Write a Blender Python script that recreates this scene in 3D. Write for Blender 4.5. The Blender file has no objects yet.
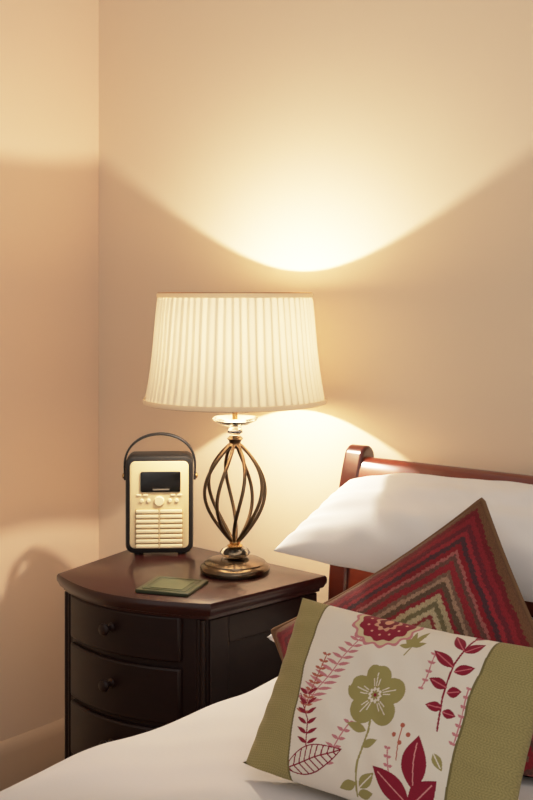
import bpy, bmesh, math, random
import numpy as np
from mathutils import Vector, Matrix
random.seed(4); rng=np.random.RandomState(3)
S=bpy.context.scene
try:
    S.view_settings.view_transform='Standard'; S.view_settings.look='None'
    vs_=S.view_settings; vs_.use_curve_mapping=True; cm=vs_.curve_mapping
    cm.white_level=(3,3,3); cm.clip_max_x=1; cm.clip_max_y=1
    c=cm.curves[3]
    c.points[0].location=(0,0); c.points[1].location=(1,1)
    for x,y in ((.08,.24),(.1667,.49),(.25,.67),(.36,.81),(.55,.93)): c.points.new(x,y)
    cm.update()
except Exception as e: print(e)

# ---------------------------------------------------------------- materials
def lin(c):
    return tuple((x/255/12.92 if x/255<=0.04045 else ((x/255+0.055)/1.055)**2.4) for x in c)
def mat(name,rgb,rough=.5,metal=0,coat=0,bump=None,trans=0,noise=None,sheen=0,spec=.5,ior=1.45):
    m=bpy.data.materials.new(name); m.use_nodes=True; nt=m.node_tree; b=nt.nodes['Principled BSDF']
    c=lin(rgb)
    b.inputs['Base Color'].default_value=(*c,1); b.inputs['Roughness'].default_value=rough
    b.inputs['Metallic'].default_value=metal; b.inputs['Coat Weight'].default_value=coat
    b.inputs['Coat Roughness'].default_value=.12
    b.inputs['Transmission Weight'].default_value=trans; b.inputs['IOR'].default_value=ior
    b.inputs['Sheen Weight'].default_value=sheen; b.inputs['Specular IOR Level'].default_value=spec
    tc=nt.nodes.new('ShaderNodeTexCoord')
    if noise:   # (rgb2, scale, stretch vector)
        mp=nt.nodes.new('ShaderNodeMapping'); mp.inputs['Scale'].default_value=noise[2]
        nz=nt.nodes.new('ShaderNodeTexNoise'); nz.inputs['Scale'].default_value=noise[1]; nz.inputs['Detail'].default_value=6
        mx=nt.nodes.new('ShaderNodeMix'); mx.data_type='RGBA'
        nt.links.new(tc.outputs['Object'],mp.inputs[0]); nt.links.new(mp.outputs[0],nz.inputs['Vector'])
        nt.links.new(nz.outputs['Fac'],mx.inputs['Factor'])
        mx.inputs['A'].default_value=(*c,1); mx.inputs['B'].default_value=(*lin(noise[0]),1)
        nt.links.new(mx.outputs['Result'],b.inputs['Base Color'])
    if bump:    # (scale,strength,dist)
        n2=nt.nodes.new('ShaderNodeTexNoise'); n2.inputs['Scale'].default_value=bump[0]; n2.inputs['Detail'].default_value=4
        bp=nt.nodes.new('ShaderNodeBump'); bp.inputs['Strength'].default_value=bump[1]; bp.inputs['Distance'].default_value=bump[2]
        nt.links.new(tc.outputs['Object'],n2.inputs['Vector']); nt.links.new(n2.outputs['Fac'],bp.inputs['Height'])
        nt.links.new(bp.outputs[0],b.inputs['Normal'])
    return m
def attr_mat(name,attr,rough=.9,sheen=.1,ns=450,st=.35):
    m=bpy.data.materials.new(name); m.use_nodes=True; nt=m.node_tree; b=nt.nodes['Principled BSDF']
    a=nt.nodes.new('ShaderNodeAttribute'); a.attribute_name=attr
    nt.links.new(a.outputs['Color'],b.inputs['Base Color'])
    b.inputs['Roughness'].default_value=rough; b.inputs['Sheen Weight'].default_value=sheen
    b.inputs['Specular IOR Level'].default_value=.2
    tc=nt.nodes.new('ShaderNodeTexCoord')
    n2=nt.nodes.new('ShaderNodeTexNoise'); n2.inputs['Scale'].default_value=ns
    bp=nt.nodes.new('ShaderNodeBump'); bp.inputs['Strength'].default_value=st; bp.inputs['Distance'].default_value=.001
    nt.links.new(tc.outputs['Object'],n2.inputs['Vector']); nt.links.new(n2.outputs['Fac'],bp.inputs['Height'])
    nt.links.new(bp.outputs[0],b.inputs['Normal'])
    return m
M_wall=mat('wall_paint',(235,213,187),.85,bump=(60,.08,.002),noise=((231,208,181),1.5,(1,1,1)),spec=.2)
M_wall2=mat('wall_paint_left',(238,210,183),.85,bump=(60,.08,.002),noise=((234,205,177),1.5,(1,1,1)),spec=.2)
M_trim=mat('trim_paint',(214,184,154),.6)
M_carpet=mat('carpet',(150,120,92),.95,bump=(300,.6,.004),noise=((125,98,72),120,(1,1,1)))
M_mahog=mat('dark_mahogany',(32,13,11),.4,coat=.08,noise=((20,8,7),9,(1,1,8)),bump=(30,.05,.001),spec=.3)
M_top=mat('mahogany_top',(52,19,19),.3,coat=.35,noise=((37,13,12),8,(1,9,1)),spec=.4)
M_bedwood=mat('red_mahogany',(122,44,20),.28,coat=.6,noise=((88,28,12),8,(1,6,6)))
M_bedside=mat('dark_red_mahogany',(84,28,14),.3,coat=.5,noise=((58,18,9),8,(1,6,6)))
M_white=mat('white_cotton',(228,226,225),.9,bump=(260,.12,.001),sheen=.05,spec=.2)
M_sheet=mat('white_linen',(210,206,206),.9,bump=(200,.12,.001),sheen=.05,spec=.2)
M_bronze=mat('antique_bronze',(118,98,76),.3,metal=.95,noise=((74,58,43),25,(1,1,1)))
M_base=mat('polished_bronze',(106,92,76),.22,metal=1)
M_brass=mat('warm_brass',(200,160,105),.25,metal=1)
M_glass=mat('crystal_glass',(255,252,245),.02,trans=1,ior=1.5)
M_black=mat('black_leatherette',(24,21,21),.45,bump=(300,.2,.0008))
M_gold=mat('champagne_panel',(220,198,158),.4,metal=.15)
M_slat=mat('champagne_slat',(234,216,180),.42,metal=.1)
M_screen=mat('screen_glass',(8,7,7),.25,coat=.2)
M_label=mat('label_grey',(120,112,100),.5)
M_coast=mat('green_marble',(36,42,27),.35,coat=.1,noise=((60,64,42),40,(1,1,1)),spec=.3)
M_coast2=mat('green_marble_light',(56,64,44),.35,coat=.1,noise=((78,84,58),60,(1,1,1)),spec=.3)

# ---------------------------------------------------------------- helpers
def empty(name,loc=(0,0,0),rz=0):
    e=bpy.data.objects.new(name,None); S.collection.objects.link(e); e.location=loc; e.rotation_euler=(0,0,rz); e.empty_display_size=.05
    return e
def link(name,me,m=None,parent=None,smooth=True,bev=0,loc=(0,0,0),seg=3,auto=True):
    o=bpy.data.objects.new(name,me); S.collection.objects.link(o); o.location=loc
    if m: me.materials.append(m)
    if parent: o.parent=parent
    if smooth:
        me.polygons.foreach_set('use_smooth',[True]*len(me.polygons))
        if auto:
            try: me.set_sharp_from_angle(angle=math.radians(40))
            except Exception: pass
    if bev:
        b=o.modifiers.new('b','BEVEL'); b.width=bev; b.segments=seg; b.limit_method='ANGLE'; b.angle_limit=math.radians(35); b.harden_normals=False
    return o
def pymesh(name,v,f):
    me=bpy.data.meshes.new(name); me.from_pydata(v,[],f); me.update(); return me
def box(name,c,d,m,parent=None,bev=0,seg=3):
    x,y,z=[q/2 for q in d]
    v=[(sx*x,sy*y,sz*z) for sx in(-1,1) for sy in(-1,1) for sz in(-1,1)]
    f=[(0,1,3,2),(4,6,7,5),(0,4,5,1),(2,3,7,6),(0,2,6,4),(1,5,7,3)]
    return link(name,pymesh(name,v,f),m,parent,True,bev,c,seg)
def loft(rings,cap=True):
    n=len(rings[0]); v=[p for r in rings for p in r]; f=[]
    for i in range(len(rings)-1):
        for j in range(n):
            k=(j+1)%n; f.append((i*n+j,i*n+k,(i+1)*n+k,(i+1)*n+j))
    if cap:
        f.append(tuple(reversed(range(n)))); f.append(tuple(range((len(rings)-1)*n,len(rings)*n)))
    return v,f
def lathe(name,prof,m,parent=None,loc=(0,0,0),n=48,sharp=40):
    rings=[[(max(r,1e-4)*math.cos(2*math.pi*j/n),max(r,1e-4)*math.sin(2*math.pi*j/n),z) for j in range(n)] for r,z in prof]
    v,f=loft(rings); return link(name,pymesh(name,v,f),m,parent,True,0,loc)
def tube(name,pts,r,m,parent=None,cyc=False,res=3):
    cu=bpy.data.curves.new(name,'CURVE'); cu.dimensions='3D'; cu.bevel_depth=r; cu.bevel_resolution=res; cu.use_fill_caps=True
    sp=cu.splines.new('POLY'); sp.points.add(len(pts)-1)
    for p,q in zip(sp.points,pts): p.co=(*q,1)
    sp.use_cyclic_u=cyc; sp.use_smooth=True
    cu.materials.append(m); o=bpy.data.objects.new(name,cu); S.collection.objects.link(o)
    if parent: o.parent=parent
    return o

# ---------------------------------------------------------------- room
def slab(name,c,d,m): return box(name,c,d,m)
slab('wall_back',(1.75,.05,1.4),(3.7,.1,2.8),M_wall)
slab('wall_left',(-.05,-1.75,1.4),(.1,3.5,2.8),M_wall2)
slab('floor',(1.75,-1.7,-.025),(3.7,3.6,.05),M_carpet)
def base(name,along,L):
    pr=[(0,0),(.016,0),(.016,.085),(.012,.1),(.006,.112),(0,.115)]
    if along=='x': rings=[[(s,-a-.0005,z) for a,z in pr] for s in (.017,L)]
    else: rings=[[(a+.0005,-s,z) for a,z in pr] for s in (.0,L)]
    v,f=loft(rings); link(name,pymesh(name,v,f),M_trim)
base('baseboard_back','x',3.55); base('baseboard_left','y',3.45)

# ---------------------------------------------------------------- nightstand
TOPZ=.613
ns=empty('nightstand')
CX,CY=.6085,-.30
def outline(s=1.0,n=28,yoff=0,cant=True):
    BL=(.337,-.115);BR=(.838,-.135);FR=(.799,-.436);FL=(.410,-.474)
    pts=[BL]
    for i in range(1,6):
        t=i/6; pts.append((BL[0]+(FL[0]-BL[0])*t,BL[1]+(FL[1]-BL[1])*t))
    for i in range(n+1):
        t=i/n; x=FL[0]+(FR[0]-FL[0])*t; y=FL[1]+(FR[1]-FL[1])*t-.055*math.sin(math.pi*t)**.9
        pts.append((x,y))
    for i in range(1,6):
        t=i/6; pts.append((FR[0]+(BR[0]-FR[0])*t,FR[1]+(BR[1]-FR[1])*t))
    pts.append(BR)
    return [(CX+(x-CX)*s,CY+(y-CY)*s+yoff) for x,y in pts]
def ring(s,z,yoff=0): return [(x,y,z) for x,y in outline(s,yoff=yoff)]
v,f=loft([ring(.945,TOPZ-.032),ring(.95,TOPZ-.026),ring(.975,TOPZ-.024),ring(.985,TOPZ-.019),ring(.998,TOPZ-.014),ring(1.0,TOPZ-.009),ring(.998,TOPZ-.004),ring(.988,TOPZ-.0005),ring(.982,TOPZ-.0005),ring(.978,TOPZ)])
o=link('top',pymesh('top',v,f),M_top,ns)
v,f=loft([ring(.915,.06),ring(.915,TOPZ-.030)])
link('carcass',pymesh('carcass',v,f),M_mahog,ns)
v,f=loft([ring(.955,.05),ring(.955,.085),ring(.94,.092),ring(.925,.10)])
link('plinth',pymesh('plinth',v,f),M_mahog,ns)
body=outline(.915,n=60)
fr=body[6:67]   # front curve points
def strip(name,t0,t1,z0,z1,off,m,bev=.003):
    k0=int(t0*60);k1=int(t1*60); seg=fr[k0:k1+1]
    a=[(x,y+.004) for x,y in seg]; b=[(x,y-off) for x,y in seg]
    n=len(seg)
    ring0=[(x,y,z0) for x,y in b]+[(x,y,z0) for x,y in reversed(a)]
    ring1=[(x,y,z1) for x,y,_ in ring0]
    v,f=loft([ring0,ring1]); f=[q for q in f[:-2]]
    N=2*n
    for i in range(n-1):
        f.append((i,N-1-i,N-2-i,i+1)); f.append((N+i,N+i+1,2*N-2-i,2*N-1-i))
    return link(name,pymesh(name,v,f),m,ns,True,bev,seg=2)
zc=[.5405,.435,.321,.207]; hh=[.042,.052,.052,.052]
for i,(z,h) in enumerate(zip(zc,hh)):
    strip('drawer_%d'%(i+1),.11,.89,z-h,z+h,.010,M_mahog,.004)
    k=30; x,y=fr[k]
    ko=lathe('knob_%d'%(i+1),[(.0,0),(.009,0),(.009,.002),(.0045,.005),(.0045,.012),(.010,.016),(.012,.020),(.010,.025),(.004,.027),(0,.027)],M_mahog,ns,n=24)
    ko.rotation_euler=(math.pi/2,0,0); ko.location=(x,y-.009,z+.008)
for nm,idx in (('post_left',2),('post_right',58)):
    x,y=fr[idx]
    for k in range(3):
        dx=(k-1)*.010
        xx=x+dx+(.004 if idx==2 else -.004)
        tube('%s_reed_%d'%(nm,k+1),[(xx,y-.001,.10),(xx,y-.001,TOPZ-.034)],.0052,M_mahog,ns)
def side_panel(pref,P0,P1,sg):
    p0=Vector((*P0,0));p1=Vector((*P1,0)); d=(p1-p0); L=d.length; d.normalize(); nrm=Vector((d.y,-d.x,0))*sg
    ang=math.atan2(d.y,d.x)
    def brd(nm,s0,s1,z0,z1):
        c=p0+d*((s0+s1)/2)+nrm*.001
        b=box(nm,(c.x,c.y,(z0+z1)/2),(s1-s0,.010,z1-z0),M_mahog,ns,.002); b.rotation_euler=(0,0,ang)
    brd(pref+'_stile_back',.0,.045,.10,TOPZ-.034); brd(pref+'_stile_front',L-.045,L,.10,TOPZ-.034)
    brd(pref+'_rail_top',.045,L-.045,TOPZ-.085,TOPZ-.034); brd(pref+'_rail_bottom',.045,L-.045,.10,.16)
side_panel('panel_right',body[-1],body[66],-1)
side_panel('panel_left',body[0],body[6],1)
for i,(x,y) in enumerate([(.40,-.17),(.80,-.17),(.455,-.44),(.765,-.42)]):
    lathe('foot_%d'%(i+1),[(0,0),(.018,0),(.024,.02),(.026,.04),(.018,.052),(0,.052)],M_mahog,ns,(x,y,0.0),24)

# ---------------------------------------------------------------- lamp
LX,LY=.677,-.232
lamp=empty('table_lamp',(LX,LY,TOPZ))
def LL(name,prof,m,n=64): return lathe(name,prof,m,lamp,(0,0,0),n)
LL('base',[(0,0),(.068,0),(.0705,.003),(.071,.010),(.068,.015),(.063,.018),(.062,.021),(.054,.025),(.042,.028),(.030,.0300),(.020,.031),(0,.031)],M_base)
LL('crystal_foot',[(0,.031),(.018,.031),(.027,.034),(.032,.040),(.027,.047),(.017,.051),(0,.051)],M_glass,12)
LL('lower_collar',[(0,.051),(.014,.051),(.016,.054),(.010,.058),(.012,.061),(.009,.066),(0,.068)],M_brass)
H0,H1=.061,.262
for k in range(8):
    pts=[]
    for i in range(41):
        t=i/40; r=.006+.057*math.sin(math.pi*(t**1.08))**.85
        a=2*math.pi*k/8+.15+ .75*(t-.5)
        pts.append((r*math.cos(a),r*math.sin(a),H0+(H1-H0)*t))
    tube('cage_rib_%d'%(k+1),pts,.0036,M_bronze,lamp)
LL('upper_collar',[(0,.252),(.012,.252),(.015,.257),(.011,.262),(.013,.267),(.0165,.271),(.012,.276),(.006,.278),(0,.278)],M_bronze)
LL('crystal_bud',[(0,.278),(.008,.278),(.016,.284),(.015,.291),(.008,.296),(0,.296)],M_glass,12)
LL('crystal_dish',[(0,.296),(.012,.296),(.026,.299),(.046,.309),(.0475,.313),(.044,.315),(.024,.308),(.008,.306),(0,.306)],M_glass,16)
LL('stem',[(0,.306),(.0055,.306),(.0055,.361),(0,.361)],M_brass,24)
LL('bulb_socket',[(0,.356),(.012,.356),(.015,.362),(.015,.392),(.012,.396),(0,.396)],M_brass,24)
# shade
ZB,ZT=.345,.567; RB,RT=.1825,.155
NP=66; SEG=10; n=NP*SEG
vs=[];fold=[];fs=[]
rows=26
for i in range(rows+1):
    t=i/rows; R=RB+(RT-RB)*t-.006*math.sin(math.pi*t)*(1-t)
    amp=.0032*(1 if .05<t<.95 else .35)
    for j in range(n):
        ph=(j%SEG)/SEG; pl=j//SEG
        jit=.5*math.sin(pl*12.9898)*.5
        w= (ph/.72 if ph<.72 else (1-ph)/.28)
        w=w*w*(3-2*w)
        r=R+amp*(w-.5)*(1+jit*.6)
        a=2*math.pi*(j+.6*math.sin(pl*7.3+t*2))/n
        vs.append((r*math.cos(a),r*math.sin(a),ZB+(ZT-ZB)*t))
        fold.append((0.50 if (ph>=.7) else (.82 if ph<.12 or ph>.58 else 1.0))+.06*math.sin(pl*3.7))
for i in range(rows):
    for j in range(n):
        k=(j+1)%n; fs.append((i*n+j,i*n+k,(i+1)*n+k,(i+1)*n+j))
me=pymesh('pleated_shade',vs,fs)
at=me.attributes.new('layers','FLOAT','POINT'); at.data.foreach_set('value',fold)
def shade_mat(name,tr,use):
    m=bpy.data.materials.new(name); m.use_nodes=True; nt=m.node_tree; nt.nodes.clear()
    out=nt.nodes.new('ShaderNodeOutputMaterial'); d=nt.nodes.new('ShaderNodeBsdfDiffuse'); t=nt.nodes.new('ShaderNodeBsdfTranslucent')
    add=nt.nodes.new('ShaderNodeAddShader'); 
    d.inputs[0].default_value=(*lin((206,192,170)),1)
    if use:
        a=nt.nodes.new('ShaderNodeAttribute'); a.attribute_name='layers'
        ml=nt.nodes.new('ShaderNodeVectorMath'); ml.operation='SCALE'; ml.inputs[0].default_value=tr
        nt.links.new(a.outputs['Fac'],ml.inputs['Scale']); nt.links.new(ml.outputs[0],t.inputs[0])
    else: t.inputs[0].default_value=(*tr,1)
    nt.links.new(d.outputs[0],add.inputs[0]); nt.links.new(t.outputs[0],add.inputs[1]); nt.links.new(add.outputs[0],out.inputs[0])
    return m
M_shade=shade_mat('pleated_silk',(.080,.067,.050),True)
M_band=shade_mat('shade_binding',(.32,.28,.22),False)
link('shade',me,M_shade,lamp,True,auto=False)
for nm,R,z in (('binding_top',RT,ZT),('binding_bottom',RB,ZB)):
    s=-1 if nm=='binding_top' else 1
    prof=[(R+.0035,z-.0005),(R+.0042,z+s*.004),(R+.0035,z+s*.009)]
    rings=[[(r*math.cos(2*math.pi*j/96),r*math.sin(2*math.pi*j/96),zz) for j in range(96)] for r,zz in prof]
    v,f=loft(rings,cap=False); link(nm,pymesh(nm,v,f),M_band,lamp)
    tube(nm+'_wire',[((R+.001)*math.cos(2*math.pi*j/64),(R+.001)*math.sin(2*math.pi*j/64),z) for j in range(64)],.0014,M_brass,lamp,cyc=True)
for k in range(3):
    a=2*math.pi*k/3+.5
    tube('spider_%d'%(k+1),[(.014*math.cos(a),.014*math.sin(a),.358),((RB-.001)*math.cos(a),(RB-.001)*math.sin(a),.349)],.0011,M_brass,lamp)
ld=bpy.data.lights.new('bulb','POINT'); ld.energy=15.5; ld.color=(1,.86,.69); ld.shadow_soft_size=.008
lo=bpy.data.objects.new('bulb',ld); S.collection.objects.link(lo); lo.parent=lamp; lo.location=(0,0,.472)

# ---------------------------------------------------------------- radio
rad=empty('retro_radio',(.427,-.199,TOPZ),math.radians(43))
rad.scale=(1.05,1,1.045)
W,D,H=.139,.078,.202
def rbox(name,c,d,m,r,seg=6,edge=.004):
    w,h=d[0]/2,d[2]/2; pts=[]
    for cx,cz,a0 in ((w-r,h-r,0),(-(w-r),h-r,90),(-(w-r),-(h-r),180),(w-r,-(h-r),270)):
        for i in range(seg+1):
            a=math.radians(a0+90*i/seg); pts.append((cx+r*math.cos(a),cz+r*math.sin(a)))
    y=d[1]/2
    def rg(s,yy): return [(px-s*np.sign(px),yy,pz-s*np.sign(pz)) for px,pz in pts]
    e=min(edge,y*.6)
    v,f=loft([rg(e,-y),rg(e*.3,-y+e*.3),rg(0,-y+e),rg(0,y-e),rg(e*.3,y-e*.3),rg(e,y)])
    return link(name,pymesh(name,[tuple(map(float,q)) for q in v],f),m,rad,True,0,c)
rbox('case',(0,0,H/2+.003),(W,D,H),M_black,.017,8,.006)
yf=-D/2
rbox('face_panel',(0,yf-.001,H/2+.003),(W-.018,.006,H-.022),M_gold,.011,8,.002)
rbox('display',(.003,yf-.005,.152),(.082,.005,.042),M_screen,.003,3,.001)
box('display_mark',(.004,yf-.0078,.1365),(.034,.0006,.0028),M_label,rad)
for i,x in enumerate((-.036,-.022,.022,.036)):
    o=lathe('button_%d'%(i+1),[(0,0),(.0042,0),(.0042,.003),(.0032,.004),(0,.004)],M_slat,rad,n=20); o.rotation_euler=(math.pi/2,0,0); o.location=(x,yf-.003,.113)
o=lathe('dial',[(0,0),(.0105,0),(.0105,.004),(.009,.006),(0,.006)],M_slat,rad,n=32); o.rotation_euler=(math.pi/2,0,0); o.location=(0,yf-.003,.112)
for i in range(4):
    x=(-.042,-.028,.028,.042)[i]
    rbox('key_%d'%(i+1),(x,yf-.005,.1245),(.010,.003,.004),M_slat,.001,2,.0008)
rbox('grille_recess',(0,yf-.0035,.055),(.098,.0025,.082),mat('grille_shadow',(176,148,104),.6),.003,3,.0006)
for sx in (-1,1):
    for i in range(8):
        rbox('slat_%s_%d'%('l' if sx<0 else 'r',i+1),(sx*.0245,yf-.006,.0195+i*.0102),(.046,.005,.0072),M_slat,.002,3,.001)
box('grille_spine',(0,yf-.006,.055),(.002,.005,.08),M_gold,rad)
for i,(x,y) in enumerate(((-.045,-.02),(.045,-.02),(-.045,.02),(.045,.02))):
    lathe('foot_%d'%(i+1),[(0,0),(.008,0),(.008,.006),(0,.006)],M_black,rad,(x,y,0),16)
pts=[]
for i in range(33):
    a=math.pi*i/32; pts.append((-.0735*math.cos(a),0,.178+.068*math.sin(a)**.85 if 0<i<32 else .178))
pts=[(-.0725,0,.150)]+pts+[(.0725,0,.150)]
rings=[]
for i,p in enumerate(pts):
    a=Vector(pts[max(i-1,0)]);b=Vector(pts[min(i+1,len(pts)-1)]); t=(b-a).normalized(); nn=Vector((-t.z,0,t.x))
    P=Vector(p); rings.append([tuple(P+nn*.0022+Vector((0,-.009,0))),tuple(P+nn*.0022+Vector((0,.009,0))),tuple(P-nn*.0022+Vector((0,.009,0))),tuple(P-nn*.0022+Vector((0,-.009,0)))])
v,f=loft(rings); link('handle',pymesh('handle',v,f),M_black,rad,bev=.0012,seg=2)
for s in(-1,1):
    o=lathe('handle_stud_%s'%('l' if s<0 else 'r'),[(0,0),(.006,0),(.006,.003),(.003,.005),(0,.005)],M_brass,rad,n=20); o.rotation_euler=(0,s*math.pi/2,0); o.location=(s*.074,0,.158)

# ---------------------------------------------------------------- coaster
co=empty('coaster',(.667,-.402,TOPZ),math.radians(22))
box('slab',(0,0,.0035),(.108,.108,.007),M_coast,co,.002)
box('inlay',(0,0,.0072),(.066,.066,.0012),M_coast2,co,.0004)
tube('border_line',[(-.043,-.043,.0072),(.043,-.043,.0072),(.043,.043,.0072),(-.043,.043,.0072)],.0008,M_coast2,co,cyc=True)

# ---------------------------------------------------------------- bed
bed=empty('sleigh_bed')
BX0,BX1=.829,2.46
def sweep_x(name,path,th,x0,x1,m,bev=.004):
    A=[];B=[]
    for i,(y,z) in enumerate(path):
        a=path[max(i-1,0)];b=path[min(i+1,len(path)-1)]; ty,tz=b[0]-a[0],b[1]-a[1]; l=math.hypot(ty,tz); ny,nz=-tz/l,ty/l
        A.append((y+ny*th[i],z+nz*th[i]));B.append((y-ny*th[i],z-nz*th[i]))
    y,z=path[-1]; a=path[-2]; ang=math.atan2(z-a[1],y-a[0]); cap=[(y+th[-1]*math.cos(ang+s),z+th[-1]*math.sin(ang+s)) for s in np.linspace(math.pi/2,-math.pi/2,9)[1:-1]]
    prof=A+cap+list(reversed(B))
    rings=[[(x,float(p),float(q)) for p,q in prof] for x in (x0,x1)]
    v,f=loft(rings); return link(name,pymesh(name,v,f),m,bed,True,bev,seg=3)
def path(top):
    P=[]
    for i in range(24):
        t=i/23; z=.12+(top-.12)*t
        y=-.105 if z<.55 else -.105+.063*((z-.55)/(top-.55))**1.8
        P.append((y,z))
    return P
p=path(.846-.022); th=[.012]*len(p)
sweep_x('headboard_panel',p[:-2],th[:-2],BX0+.03,BX1-.03,M_bedwood)
pr=[(-.072,.764),(-.064,.791),(-.056,.811),(-.047,.825)]
sweep_x('headboard_rail',pr,[.014,.017,.019,.020],BX0+.03,BX1-.03,M_bedwood,.002)
for nm,x0 in (('post_left',BX0),('post_right',BX1-.045)):
    p=path(.842); sweep_x(nm,p,[.019+.006*max(0,(i-18)/5) for i in range(24)],x0,x0+.045,M_bedside,.006)
    lathe(nm+'_foot',[(0,0),(.020,0),(.026,.04),(.026,.10),(.02,.13),(0,.13)],M_bedside,bed,(x0+.023,-.105,0),24)
box('side_rail_left',(.915,-1.13,.24),(.03,2.02,.15),M_bedside,bed,.004)
box('side_rail_right',(2.405,-1.13,.24),(.03,2.02,.15),M_bedside,bed,.004)
box('footboard',(1.66,-2.16,.30),(1.58,.05,.50),M_bedside,bed,.01)
box('mattress',(1.66,-1.13,.36),(1.44,1.98,.25),M_sheet,bed,.04,5)
MT=.52
x0,x1,y0,y1=.915,2.405,-2.10,-.145
def wrap(s,a,b,r=.045):
    if s<a+r:
        d=a+r-s
        if d<r*math.pi/2: th=d/r; return a+r-r*math.sin(th), r-r*math.cos(th)
        return a, r+(d-r*math.pi/2)
    if s>b-r:
        d=s-(b-r)
        if d<r*math.pi/2: th=d/r; return b-r+r*math.sin(th), r-r*math.cos(th)
        return b, r+(d-r*math.pi/2)
    return s,0
ss=np.concatenate([np.linspace(x0-.19,x0+.06,44),np.linspace(x0+.07,x1-.07,160),np.linspace(x1-.06,x1+.19,30)])
tt=np.concatenate([np.linspace(y0-.05,y0+.06,16),np.linspace(y0+.07,y1,220)])
vs=[]
for t in tt:
    yy,dy=wrap(t,y0,y1+1)
    for s in ss:
        xx,dx=wrap(s,x0,x1)
        w=.0035*math.sin(7*xx+3*math.sin(4*t))+.003*math.sin(11*t+4*xx+1)+.0022*math.sin(23*t-9*xx+math.sin(12*xx))+.0018*math.sin(31*xx+17*t+2*math.sin(9*t))+.0009*math.sin(58*xx-41*t)
        side=min(1,dx/.08)
        xo=side*(.006*math.sin(19*t+.7)+.004*math.sin(43*t))
        z=MT-max(dx,dy) -.007+w*(1-side)
        vs.append((xx-abs(xo) if s<1.5 else xx+abs(xo),yy,z))
ns_=len(ss); fs=[(i*ns_+j,i*ns_+j+1,(i+1)*ns_+j+1,(i+1)*ns_+j) for i in range(len(tt)-1) for j in range(ns_-1)]
me=pymesh('duvet',vs,fs); du=link('duvet',me,M_sheet,bed,auto=False)
so=du.modifiers.new('s','SOLIDIFY'); so.thickness=.012; so.offset=-1

# ---------------------------------------------------------------- cushions
def cushion(name,C,a,b,hw,hh,T,m,nu=80,nv=60,pinch=.05,power=.45,zmin=None,wr=.003,paint=None,parent=None,seed=0,Tb=None):
    a=np.array(a,float);a/=np.linalg.norm(a);b=np.array(b,float);b-=a*np.dot(a,b);b/=np.linalg.norm(b);nn=np.cross(a,b); C=np.array(C,float)
    g=lambda n:np.sin(np.linspace(-math.pi/2,math.pi/2,n))*.35+np.linspace(-1,1,n)*.65
    U,V=np.meshgrid(g(nu),g(nv))
    fu=(1-np.abs(U)**2.4);fv=(1-np.abs(V)**2.4)
    h=(np.clip(fu,0,1)*np.clip(fv,0,1))**power
    px=U*hw*(1-pinch*(1-V**2)*np.abs(U)**2); py=V*hh*(1-pinch*1.2*(1-U**2)*np.abs(V)**2)
    r=np.random.RandomState(seed); ph=r.rand(8)*6
    W=(np.sin(9*U+3*V+ph[0]+2*np.sin(3*V+ph[1]))+.7*np.sin(5*U-11*V+ph[2])+.5*np.sin(17*U+13*V+ph[3]+2*np.sin(5*U)))
    E=np.sin(26*V+ph[4])*np.exp(-((1-np.abs(U))/.16))+np.sin(24*U+ph[5])*np.exp(-((1-np.abs(V))/.18))
    wz=wr*(W*.6*h+E*h*1.2)
    def pos(sg,TT): 
        return C+px[...,None]*a+py[...,None]*b+((sg*TT*h+ wz*(1 if sg>0 else .5)))[...,None]*nn
    F=pos(1,T);B=pos(-1,Tb if Tb else T)
    idxF=np.arange(nu*nv).reshape(nv,nu)
    mask=np.zeros((nv,nu),bool);mask[1:-1,1:-1]=True
    idxB=idxF.copy(); idxB[mask]=nu*nv+np.arange(mask.sum())
    P=np.concatenate([F.reshape(-1,3),B[mask]])
    if zmin is not None:
        low=P[:,2]<zmin; P[low,2]=zmin
    q=lambda I:np.stack([I[:-1,:-1],I[:-1,1:],I[1:,1:],I[1:,:-1]],-1).reshape(-1,4)
    faces=np.concatenate([q(idxF),q(idxB)[:,::-1]])
    me=bpy.data.meshes.new(name); me.vertices.add(len(P)); me.vertices.foreach_set('co',P.ravel())
    me.loops.add(faces.size); me.loops.foreach_set('vertex_index',faces.ravel().astype(np.int32))
    me.polygons.add(len(faces)); me.polygons.foreach_set('loop_start',np.arange(0,faces.size,4,dtype=np.int32)); me.polygons.foreach_set('loop_total',np.full(len(faces),4,np.int32))
    me.update(calc_edges=True); me.validate()
    if paint is not None:
        uu=np.concatenate([U.ravel(),U[mask]]);vv=np.concatenate([V.ravel(),V[mask]]); back=np.concatenate([np.zeros(nu*nv,bool),np.ones(mask.sum(),bool)])
        col=paint((uu+1)/2,(vv+1)/2,back)
        at=me.color_attributes.new('pattern','FLOAT_COLOR','POINT'); at.data.foreach_set('color',np.concatenate([col,np.ones((len(col),1))],1).ravel())
    o=link(name,me,m,parent,True,auto=False)
    bound=np.concatenate([F[0,:],F[1:,-1],F[-1,-2::-1],F[-2:0:-1,0]])
    if zmin is not None: bound[:,2]=np.maximum(bound[:,2],zmin)
    return o,bound
def pil(name,C,a,b,hw,hh,T,seed,zmin=None,Tb=None,wr=.004,power=.4):
    o,bd=cushion(name,C,a,b,hw,hh,T,M_white,110,90,.05,power,zmin,wr,seed=seed,Tb=Tb)
    return o
pil('pillow',(1.27,-.290,.583),(1,0,0),(0,1,0),.33,.155,.058,1,zmin=.525,wr=.003)
pil('pillow',(1.235,-.230,.759),(1,.0,.01),(0,.93,.38),.36,.130,.082,2,Tb=.05,power=.5,wr=.005)
pil('pillow',(2.02,-.285,.585),(1,0,0),(0,1,0),.33,.145,.06,3,zmin=.525,wr=.003)
pil('pillow',(2.02,-.230,.759),(1,0,0),(0,.93,.38),.36,.130,.082,4,Tb=.05,power=.5,wr=.005)

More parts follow.
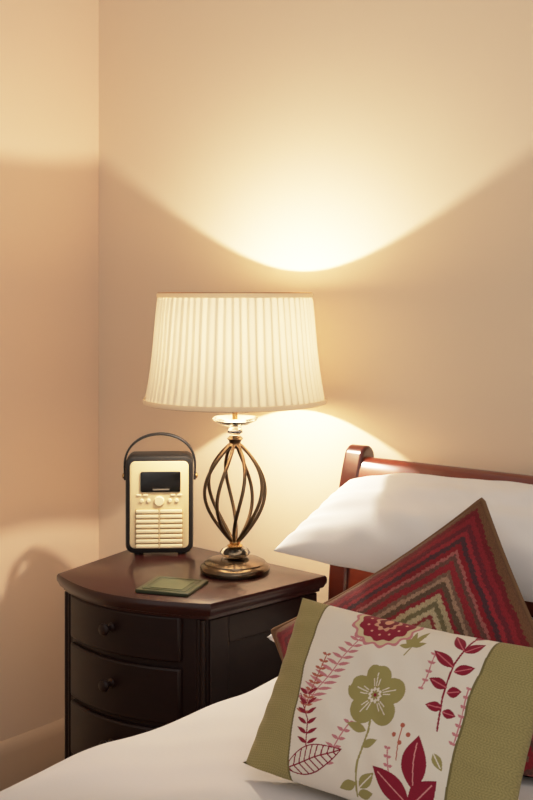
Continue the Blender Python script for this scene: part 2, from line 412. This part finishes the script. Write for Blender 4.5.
# striped cushion
def P(c): return np.array(lin(c))
def paint_stripe(u,v,back):
    r=np.random.RandomState(2)
    jag=.0009*np.sin((u+v)*300)+.0008*np.sin((u-v)*60+3*np.sin(u*31))+.0005*r.randn(len(u))
    d=np.minimum(np.minimum(1-u,u),np.minimum(1-v,v))*.447
    d=d+jag
    cols=[(0,(100,66,44)),(.010,(104,28,34)),(.018,(128,34,42)),(.026,(96,34,42)),(.034,(138,40,48)),(.041,(70,42,48)),(.049,(124,30,38)),(.057,(154,88,84)),(.062,(96,62,56)),(.069,(134,38,46)),(.080,(112,84,70)),(.086,(158,126,104)),(.092,(92,72,58)),(.100,(136,42,50)),(.106,(176,158,124)),(.114,(112,102,74)),(.122,(186,170,136)),(.130,(132,54,56)),(.136,(158,144,110)),(.144,(104,92,68)),(.152,(178,164,130)),(.162,(134,122,88)),(.170,(180,166,132)),(.180,(120,44,48)),(.190,(164,150,114)),(.2,(112,98,70))]
    out=np.zeros((len(u),3))
    for s,c in cols: out[d>=s]=P(c)
    out[d<.010]=P((104,70,48))
    vr=1+.14*np.sin(d*2900)+.08*r.randn(len(u))+.07*np.sin(u*23+v*9)
    out*=np.clip(vr,.5,1.5)[:,None]; out[back]=P((120,92,62)); return np.clip(out,0,1)
T=np.array((1.340,-.400,.866));L=np.array((.985,-.470,.614));R=T+np.array((.25,-.12,-.35))
C=(L+R)/2
o,bd=cushion('striped_cushion',C,T-L,T-R,.2235,.2235,.055,attr_mat('striped_wool','pattern',ns=260,st=.8),420,420,.05,.5,zmin=.53,wr=.003,paint=paint_stripe,seed=9,Tb=.035)
pp=tube('piping',[tuple(q) for q in bd[::8]],.004,mat('brown_piping',(110,78,52),.9),o,cyc=True)

# floral cushion
CW,CH=.40,.27
U0,U1=.165,.815
def d2uv(px,py):
    dx,dy=px-330,py-605
    u_=(170*dx+40*dy)/28600; w_=(160*dy-35*dx)/28600
    u_+=.10*math.sin(math.pi*min(max(u_,0),1)); w_+=.025*math.sin(math.pi*min(max(w_,0),1))-.012
    return (U0+(U1-U0)*u_, 1-w_)
K=.00155
def paint_floral(u,v,back):
    X=u*CW;Y=v*CH; N=len(u)
    out=np.tile(P((222,214,202)),(N,1))
    out*=(1+.03*np.sin(X*3000)*np.sin(Y*3100))[:,None]
    CR=P((132,26,48));OL=P((150,140,86));PK=P((188,120,126));RU=P((170,92,74));CRM=P((222,214,202))
    def m(px,py):
        a,b=d2uv(px,py); return a*CW,b*CH
    def leaf(p0,p1,w,c,hollow=False,vein=None,n=9):
        x0,y0=m(*p0);x1,y1=m(*p1); L=math.hypot(x1-x0,y1-y0); tx,ty=(x1-x0)/L,(y1-y0)/L
        s=((X-x0)*tx+(Y-y0)*ty)/L; d=np.abs(-(X-x0)*ty+(Y-y0)*tx)
        hwid=w*K*np.sin(math.pi*np.clip(s,0,1)**.85)
        ins=(s>0)&(s<1)&(d<hwid)
        if hollow:
            rim=ins&(d>hwid-1.1*K); 
            out[ins]=CRM*.96; vv=ins&((d<.6*K)|(np.abs(((s*n-d/(w*K)*1.2)%1)-.5)<.12)); out[vv]=c; out[rim]=c
        else:
            out[ins]=c
            if vein is not None: out[ins&(d<.5*K)&(s<.85)]=vein
    def line(pts,w,c):
        for p0,p1 in zip(pts[:-1],pts[1:]):
            x0,y0=m(*p0);x1,y1=m(*p1); L2=(x1-x0)**2+(y1-y0)**2
            s=np.clip(((X-x0)*(x1-x0)+(Y-y0)*(y1-y0))/L2,0,1)
            d=np.hypot(X-x0-s*(x1-x0),Y-y0-s*(y1-y0)); out[d<w*K]=c
    def disc(p,r,c,scal=0,amp=0,ph=0):
        x0,y0=m(*p); d=np.hypot(X-x0,Y-y0)/K; a=np.arctan2(Y-y0,X-x0)
        out[d<r*(1+amp*np.cos(scal*a+ph))]=c
    # pink fern sprays
    def fern(p0,p1,n,l,w,c):
        line([p0,p1],.6,c)
        for i in range(n):
            t=i/(n-1); x=p0[0]+(p1[0]-p0[0])*t; y=p0[1]+(p1[1]-p0[1])*t; q=l*(1-.45*t)
            leaf((x,y),(x-q,y-q*.6),w,c); leaf((x,y),(x+q,y-q*.15),w,c)
    fern((322,706),(366,636),13,13,1.6,PK)
    fern((318,716),(334,662),9,7,1.3,RU)
    # small vine on left
    line([(320,748),(322,722),(314,698)],.6,CR)
    for i in range(6):
        y=744-9*i; leaf((321,y),(313,y-6),1.8,CR); leaf((321,y),(330,y-6),1.8,CR)
    fern((334,760),(356,722),6,8,1.5,PK)
    fern((392,782),(390,742),6,6,1.3,PK)
    fern((428,660),(418,690),5,5,1.2,PK)
    # olive flower
    line([(377,697),(372,728),(362,756),(356,785)],.9,OL)
    for k in range(5):
        a=math.radians(90+72*k+8)
        x0,y0=m(377,697); cx,cy=x0+16.5*K*math.cos(a),y0+16.5*K*math.sin(a)
        d=np.hypot((X-cx),(Y-cy))/K; al=np.arctan2(Y-cy,X-cx)-a
        out[d<12*(1-.16*np.exp(-(al/.35)**2))]=OL
    for k in range(5):
        a=math.radians(90+72*k+8); x0,y0=m(377,697)
        for da in (-.22,0,.22):
            tx,ty=math.cos(a+da),math.sin(a+da); s=((X-x0)*tx+(Y-y0)*ty)/K; d=np.abs(-(X-x0)*ty+(Y-y0)*tx)/K
            out[(s>8)&(s<(20 if da==0 else 15))&(d<.45)]=CRM
    disc((377,697),6.5,CRM,10,.12); disc((377,697),4,OL,8,.2); disc((377,697),1.8,CR)
    leaf((370,728),(354,722),4,OL); leaf((366,742),(380,735),3.6,OL)
    line([(398,660),(404,650),(414,640)],.6,OL)
    for p1 in ((396,640),(404,634),(416,634),(392,650),(417,648)): leaf((403,651),p1,2.8,OL)
    # crimson top flower
    fc=(377,623)
    disc(fc,32,PK,14,.06); disc(fc,29,P((200,186,150)),14,.05)
    disc(fc,25,CR,12,.05); disc(fc,12,P((200,150,124)),10,.1); disc(fc,9,P((110,22,38)),8,.1); disc(fc,4,P((206,150,120)))
    for k in range(12):
        a=2*math.pi*k/12; x0,y0=m(*fc); d=np.hypot(X-x0-18*K*math.cos(a),Y-y0-18*K*math.sin(a))/K; out[d<1.1]=P((214,160,140))
    # crimson leaf spray right
    line([(440,726),(442,697),(450,668),(463,642)],.8,CR)
    for p0,p1,w in [((463,642),(472,626),4.8),((456,655),(441,637),4.8),((457,657),(477,648),4.8),((450,672),(426,655),5.2),((451,676),(473,672),5.2),((446,690),(424,680),4.8),((446,694),(464,694),4.8),((443,707),(425,704),4.4),((443,710),(459,714),4)]:
        leaf(p0,p1,w,CR,vein=P((190,100,108)))
    leaf((440,628),(428,630),3,OL)
    fern((460,738),(472,692),7,6,1.3,PK)
    leaf((438,745),(448,760),4,OL,vein=CRM)
    # berries lower centre
    for (x,y) in [(396,730),(404,722),(402,737),(410,730)]: disc((x,y),2.0,RU)
    line([(399,752),(401,736),(404,722)],.5,RU)
    # outlined leaf bottom-left
    leaf((300,768),(350,746),12,CR,hollow=True,n=10)
    line([(296,770),(302,767)],.8,CR)
    leaf((324,790),(350,800),7,PK,hollow=True,n=7)
    # crimson big leaves bottom
    line([(402,815),(408,785),(416,768)],1.0,CR)
    leaf((414,776),(421,730),11,CR,vein=P((210,140,140))); leaf((408,790),(376,758),10,CR,vein=P((210,140,140))); leaf((408,792),(442,768),10,CR,vein=P((210,140,140)))
    # olive leaves bottom centre
    leaf((360,778),(376,764),5,OL,vein=CRM); leaf((358,774),(342,780),4.2,OL); leaf((357,784),(372,782),4,OL)
    # green ends
    e0=.225-.092*v; e1=.80+.015*v
    ends=(u<e0)|(u>e1)
    r=np.random.RandomState(7)
    rib=.5+.5*np.sin(v*CH*1900+2.5*np.sin(u*37)+np.sin(v*60))
    g=P((142,130,82))[None]*(1-.35*rib[:,None])+P((180,166,118))[None]*(.30*rib[:,None])
    g=g*(1+.10*np.sin(u*600+5*np.sin(v*90))+.08*r.randn(N))[:,None]
    out[ends]=g[ends]
    seam=(np.abs(u-e0)<.004)|(np.abs(u-e1)<.004); out[seam]=P((108,98,62))
    out[back]=P((140,128,82))
    return np.clip(out,0,1)
bv=np.array((0,.56,.83));av=np.array((1,.03,0))
Cf=np.array((1.361,-.749,.532))+bv/np.linalg.norm(bv)*.110
o,bd=cushion('floral_cushion',Cf,av,bv,CW/2,CH/2-.009,.052,attr_mat('floral_linen','pattern'),620,460,.045,.5,zmin=.53,wr=.003,paint=paint_floral,seed=5)

# ---------------------------------------------------------------- light
w=bpy.data.worlds.new('room_ambience'); S.world=w; w.use_nodes=True
bg=w.node_tree.nodes['Background']; bg.inputs[0].default_value=(1,.92,.84,1); bg.inputs[1].default_value=.61
al=bpy.data.lights.new('fill_light','AREA'); al.shape='RECTANGLE'; al.size=1.6; al.size_y=1.4; al.energy=10; al.color=(1,.95,.90)  # added soft fill from behind the camera for slight direction, no window there
ao=bpy.data.objects.new('fill_light',al); S.collection.objects.link(ao); ao.location=(3.2,-2.6,2.0)
ao.rotation_euler=(Vector((1.2,-.4,.6))-Vector(ao.location)).to_track_quat('-Z','Y').to_euler()

# ---------------------------------------------------------------- camera
cam=bpy.data.cameras.new('camera'); co_=bpy.data.objects.new('camera',cam); S.collection.objects.link(co_)
co_.location=(2.177,-1.92,1.18); co_.rotation_euler=(math.pi/2,0,math.radians(40))
cam.sensor_fit='VERTICAL'; cam.sensor_height=36; cam.lens=1110/800*36; cam.shift_y=-107/800; cam.clip_start=.05
S.camera=co_
